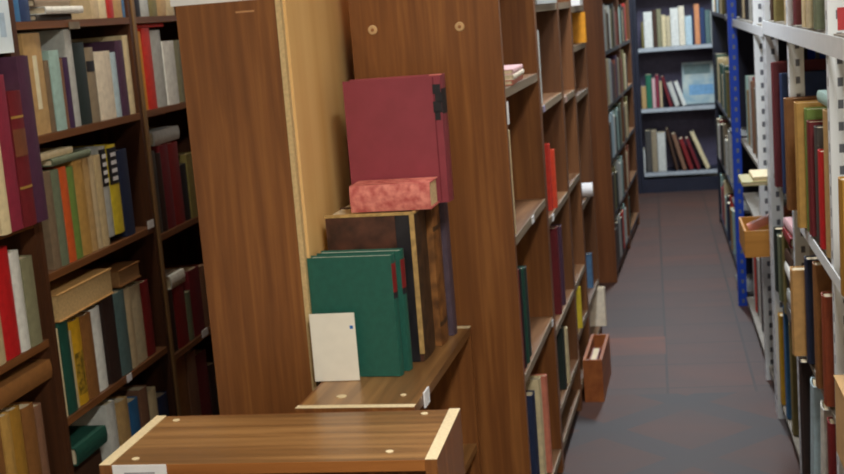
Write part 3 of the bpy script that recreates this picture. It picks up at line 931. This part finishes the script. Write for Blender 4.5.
M_led = leather('mottled brown leather', (58, 36, 28), (96, 58, 44), 18)
M_blk = leather('black leather', (24, 24, 30), (40, 38, 44), 20)
M_spn = leather('dark rubbed calf', (48, 34, 24), (84, 60, 38), 30)
M_br = leather('brown rubbed calf', (104, 66, 36), (160, 108, 58), 24)
M_fray = plain('frayed tan edge', (188, 154, 96), .8, .2, 60)
l1 = standing_cover(.135, .375, .226, 'brown', 'thick mottled brown leather ledger with frayed tan edges', 3.075, -.584, zt, M_led, math.radians(-3))
t_ = .135
spine_patch(l1, t_, 0, 0.375, M_spn, 'spine_leather', .985)
bx('corner_leather', (-t_ / 2 - .0015, -t_ / 2, .012, .048, 0, .375), M_blk, l1)
bx('worn_edge', (-t_ / 2 - .003, -t_ / 2 + .002, .000, .0115, 0.02, .3765), M_fray, l1)
bx('worn_edge', (-t_ / 2 - .0025, -t_ / 2 + .003, .004, .227, .370, .3775), M_fray, l1)
bx('worn_edge', (-t_ / 2 + .0035, t_ / 2, -.003, .006, .372, .378), M_fray, l1)
l2 = standing_cover(.095, .373, .245, 'brown', 'brown rubbed leather ledger behind the thick mottled one', 3.219, -.563, zt, M_br, math.radians(-2.5))
spine_patch(l2, .095, .05, .062, M_spn, 'raised_band'); spine_patch(l2, .095, .3, .312, M_spn, 'raised_band')
bx('worn_edge', (-.0475, .0475, -.002, .01, .3725, .376), M_fray, l2)
l3 = standing_cover(.05, .395, .24, 'aubergine', 'thin greyish purple volume at the back of the leather ledgers', 3.322, -.548, zt, plain('greyish purple cloth', (84, 70, 84), .6), math.radians(-2.5))
rb = standing_cover(.075, .318, .252, 'rose red', 'large rose red book with black marks standing on the ledgers', 3.19, -.512, 1.0795, plain('rose red cloth', (142, 60, 72), .45, .06, 20), math.radians(-1.5))
bx('hinge_groove', (-.0379, -.0374, .020, .023, .004, .314), plain('dark rose cloth', (112, 30, 46), .5), rb)
for (z0, z1, a_, b_) in ((.272, .296, .004, .024), (.250, .276, .001, .019), (.226, .254, .003, .025), (.207, .230, .008, .022)):
    bx('black_mark', (-.0382, -.0374, a_, b_, z0, z1), cloth('black'), rb)
spine_patch(rb, .075, .222, .284, cloth('black'), 'black_mark', .9)
bx('worn_edge', (-.0375, -.022, .0, .03, .3175, .320), plain('worn pink edge', (214, 120, 112)), rb)
M_pink = plain('mottled pink marbling', (204, 96, 92), .7, .12, 46, 0, (236, 150, 136))
lying_book(.202, .105, .066, 'pink', 'worn mottled pink book lying in front of the rose red book', (-.643, 3.135, 1.0805), math.radians(-2), m=M_pink, pages=plain('yellowed pages', (226, 196, 150), .85, .12, 150))

# ------------------------------------------------------------------ lying books and odds in the wall bookcases
def ly(L, W, T, c_, label, x, y, z, side='L', rz=0, **k): return lying_book(L, W, T, c_, label, (x, y, z), FACING[side] + rz, **k)
xm = -1.70
ly(.24, .18, .018, 'cream', 'cream book lying over the grey green and orange books', xm, 3.30, 1.2435, pages=M_pages)
ly(.25, .17, .02, 'grey green', 'pale green book lying under the cream one on upright books', xm + .01, 3.40, 1.2225)
ly(.36, .18, .075, 'cardboard tan', 'thick tan book lying on the golden yellow books', xm + .01, 3.375, .808, rz=math.pi, pages=plain('tan page edges', (196, 164, 112), .85, .12, 120))
ly(.16, .17, .05, 'brown', 'brown book lying on the dark red and beige books', xm + .01, 3.70, .81, rz=math.pi, pages=plain('brown page edges', (150, 110, 66), .85, .12, 120))
ly(.22, .17, .016, 'dark grey', 'dark grey book lying lowest in the top shelf pile', xm, 3.42, 1.6125)
ly(.24, .17, .02, 'white', 'white book lying in the middle of the top shelf pile', xm + .02, 3.45, 1.629)
ly(.22, .17, .02, 'grey brown', 'grey brown book lying highest in the top shelf pile', xm, 3.42, 1.65)
ly(.24, .17, .012, 'bright red', 'thin red book lying across amber and grey books', xm, 4.12, 1.5765)
ly(.24, .17, .045, 'pale grey', 'pale grey book lying over the wine red books', xm, 4.16, 1.192)
ly(.13, .17, .045, 'grey white', 'white box file lying on the dark red book', xm + .01, 4.07, .715, name='box_file') if False else None
ly(.13, .17, .045, 'white', 'white book lying on the dark red book', xm + .01, 4.09, .7125)
ly(.20, .18, .05, 'dark green', 'dark green book lying in the lowest wall bookcase shelf', xm + .02, 3.27, .41)
ly(.20, .17, .27, 'dark brown', 'dark brown box lying under the dark green book', xm, 3.27, .137, name='storage_box')
ly(.34, .18, .05, 'brown', 'brown book lying across the mustard and ochre books', xm + .01, 2.94, .68)
# paper sheet hanging in the purple folio's bookcase
sheet = bx('paper_sheet', (-.001, .001, -.20, 0, 0, .32), plain('bluish white paper', (214, 232, 246), .6, .02))
sheet.location = (-1.594, 3.118, 1.535)
tag(sheet, 'bluish white paper sheet hanging above the purple folio', 'paper')
bx('printed_block', (.001, .0014, -.06, -.03, .04, .10), plain('faded blue print', (170, 196, 220), .6), sheet)
# white carton lid on the tall bookcase
lid = thing('box', 'white flat carton lying on top of the tall brown bookcase', 'box', (-1.02, 3.09, 1.6125), 0)
M_lid = plain('white carton', (232, 236, 236), .5, .02)
bx('body', (-.085, .09, -.13, .13, 0, .05), M_lid, lid)
bx('lid', (-.087, .092, -.132, .132, .0505, .06), M_lid, lid)

# ------------------------------------------------------------------ odds in the aisle bookcases
for k, (dx, c_, L_) in enumerate(((0, 'salmon pink', .30), (.004, 'cream white', .30), (.002, 'pale pink', .28))):
    ly(L_, .2, .014, c_, ['salmon pink papers lying undermost on the first bay shelf', 'cream white papers between two pink ones, first aisle bay', 'pale pink papers lying uppermost on the first bay shelf'][k], -.478 + dx, 3.74, 1.3362 + k * .0146, group='papers lying in the first aisle bay')
wb = thing('box', 'small white carton poking out of the last narrow aisle bay', 'box', along('A', 2.12, .0) + (1.5312,), -FRAMES['A'][1])
bx('body', (-.12, .02, -.05, .09, 0.001, .16), M_lid, wb); bx('flap', (-.12, .02, -.051, -.05, .1, .16), M_lid, wb)
gb = thing('box', 'pale grey flat carton in the second aisle bay', 'box', along('A', 1.06, -.03) + (1.5502,), -FRAMES['A'][1])
bx('body', (-.12, .035, -.28, .28, 0, .2), plain('pale grey carton', (176, 182, 184), .6), gb); bx('lid', (-.122, .037, -.282, .282, .2005, .215), plain('pale grey carton', (176, 182, 184), .6), gb)
bm = bmesh.new(); bmesh.ops.create_cone(bm, cap_ends=True, segments=18, radius1=.03, radius2=.03, depth=.28)
bmesh.ops.rotate(bm, verts=bm.verts, cent=(0, 0, 0), matrix=Matrix.Rotation(math.pi / 2, 3, 'Y'))
rl = obj('paper_roll', bm, M_tag); rl.location = along('A', 2.12, -.115) + (.751,); tag(rl, 'white paper roll poking out of the last narrow aisle bay', 'paper roll')
bm = bmesh.new(); bmesh.ops.create_cone(bm, cap_ends=True, segments=14, radius1=.014, radius2=.014, depth=.004)
bmesh.ops.rotate(bm, verts=bm.verts, cent=(0, 0, 0), matrix=Matrix.Rotation(math.pi / 2, 3, 'Y'))
ri = obj('core', bm, plain('card core', (150, 130, 100)), rl); ri.location = (.1405, 0, 0)
# wooden tray sticking out near the floor
M_tray = wood('orange plywood', (164, 96, 44), (196, 126, 66), 0, .5)
def tray(label, loc, lx, ly_, h, m, th=.01, name='wooden_tray', cat='tray', rz=0):
    t = thing(name, label, cat, loc, rz)
    bx('bottom_panel', (0, lx, 0, ly_, 0, th), m, t)
    bx('side_panel', (0, lx, 0, th, th, h), m, t); bx('side_panel', (0, lx, ly_ - th, ly_, th, h), m, t)
    bx('side_panel', (0, th, th, ly_ - th, th, h), m, t); bx('side_panel', (lx - th, lx, th, ly_ - th, th, h), m, t)
    return t
dx_, dy_ = along('A', 1.50, .004)
tray('narrow orange wooden box on the floor against the aisle bookcases', (dx_, dy_, 0), .075, .4, .17, wood('orange brown ply', (140, 74, 34), (176, 104, 52), 1, .5), .012, 'wooden_box', 'box', -FRAMES['A'][1])
b = make_book(.03, .15, .19, 'rose red', 'rose red book standing inside the narrow orange wooden box')
b.location = (dx_ + .039, dy_ + .03, .0125); b.rotation_euler = (0, 0, -FRAMES['A'][1])
# low bookcase compartment
for k, (x, t_, h, c_) in enumerate(((.10, .03, .25, 'pale grey'), (.145, .012, .27, 'wine red'), (.175, .035, .24, 'dark brown'))):
    b = make_book(t_, h, .18, c_, ['pale grey book under the low bookcase top with leather ledgers', 'thin wine red book under the low top with leather ledgers', 'dark brown book beside the thin wine red one, low bookcase'][k], group='books inside the low bookcase')
    a = math.radians(87.6)
    b.location = (-.550 + x * math.cos(a) - .012 * math.sin(a), 2.712 + x * math.sin(a), .3705); b.rotation_euler = (0, 0, a)

# ------------------------------------------------------------------ end bookcase extras
fo = bx('book', (-.12, .125, 0, .018, 0, .33), plain('pale blue landscape print', (150, 186, 204), .4, .2, 9, 0, (196, 206, 196)))
fo.location = (.352, 10.56, .675); fo.rotation_euler = (math.radians(-8), 0, 0)
tag(fo, 'large pale blue picture book facing out at the end bookcase', 'book')
bx('title_block', (-.105, .10, -.0008, 0, .235, .31), plain('dusky green print', (104, 132, 132), .4), fo)
bx('cover_band', (-.07, .12, -.0008, 0, .07, .15), plain('blue print', (110, 160, 200), .4), fo)
ly(.19, .1, .02, 'teal grey', 'teal grey book lying near the floor by the end bookcase', .60, 10.2, .0, 'B') if False else None

# ------------------------------------------------------------------ white rack extras
lb_ = [('pale teal', .028, 'pale teal book lying over the upright tan book'), ]
ly(.2, .15, .028, 'pale teal', 'pale teal book lying across the tan book on the rack', .475, 3.27, 1.2565, 'R')
ly(.22, .16, .035, 'black', 'black book lying at the back of the white rack', .66, 3.3, 1.262, 'R') if False else None
pile = [('dark grey', .05), ('pale grey', .045), ('black', .05), ('white', .035), ('dark brown', .04), ('grey white', .04), ('dark red', .03), ('pale pink', .03)]
z = .4915; prev = None
pn = ['undermost', 'second from the bottom', 'third from the bottom', 'fourth from the bottom', 'fourth from the top', 'third from the top', 'second from the top', 'topmost']
for k, (c_, T_) in enumerate(pile):
    ly(.22, .17, T_, c_, f'{c_} book {pn[k]} of the pile in the white rack', .47 + (k % 3) * .006, 4.13 - (k % 2) * .01, z, 'R', math.radians((k * 7) % 5 - 2), group='pile of books lying in the white rack')
    z += T_ + .0012
# red sticker on the near post
stk = bx('sticker', (0, .022, -.0012, -.0002, 0, .05), plain('red sticker', (196, 60, 66)))
stk.location = (.411, 3.05, 1.44); tag(stk, 'red sticker on the white slotted post', 'sticker')
# carton on the near bay
M_card = plain('brown cardboard', (204, 166, 112), .8, .06, 12)
ct = thing('box', 'brown cardboard carton in the front bay of the white rack', 'box', (.372, 2.62, .491), 0)
bx('body', (0, .3, 0, .33, 0, .178), M_card, ct, .003); bx('flap', (-.002, .15, -.001, .331, .1785, .182), M_card, ct); bx('flap', (.152, .302, -.001, .331, .1785, .182), M_card, ct)
# the open tray with papers beside the blue post
M_tr2 = wood('ochre board', (176, 118, 44), (206, 146, 66), 0, .6)
tr = tray('open ochre tray of papers sticking out beside the blue post', (.303, 4.805, .5765), .3, .32, .098, M_tr2, .008, 'tray', 'tray')
for k in range(3):
    p = ly(.26, .2, .012, ['cream white', 'grey white', 'pale beige'][k], ['cream white papers lying undermost in the ochre tray', 'grey white papers lying mid pile in the ochre tray', 'pale beige papers lying uppermost in the ochre tray'][k], .45, 4.96, .588 + k * .0126, 'R', group='papers in the ochre tray')
pk = ly(.2, .04, .03, 'salmon pink', 'salmon pink book slanting across the papers in the tray', .42, 4.95, .63, 'R', math.pi / 2)
pk.matrix_world = Matrix.Translation((.41, 4.93, .696)) @ Matrix.Rotation(math.radians(-24), 4, 'Y') @ Matrix.Translation((-.41, -4.93, -.645)) @ pk.matrix_world
# slanting pale board above the tray
ly(.22, .2, .014, 'pale olive', 'pale olive magazine sticking out above the ochre tray', .40, 4.912, .8415, 'R')
ly(.2, .18, .016, 'cream', 'cream magazine on the pale olive one above the tray', .43, 4.91, .8562, 'R')
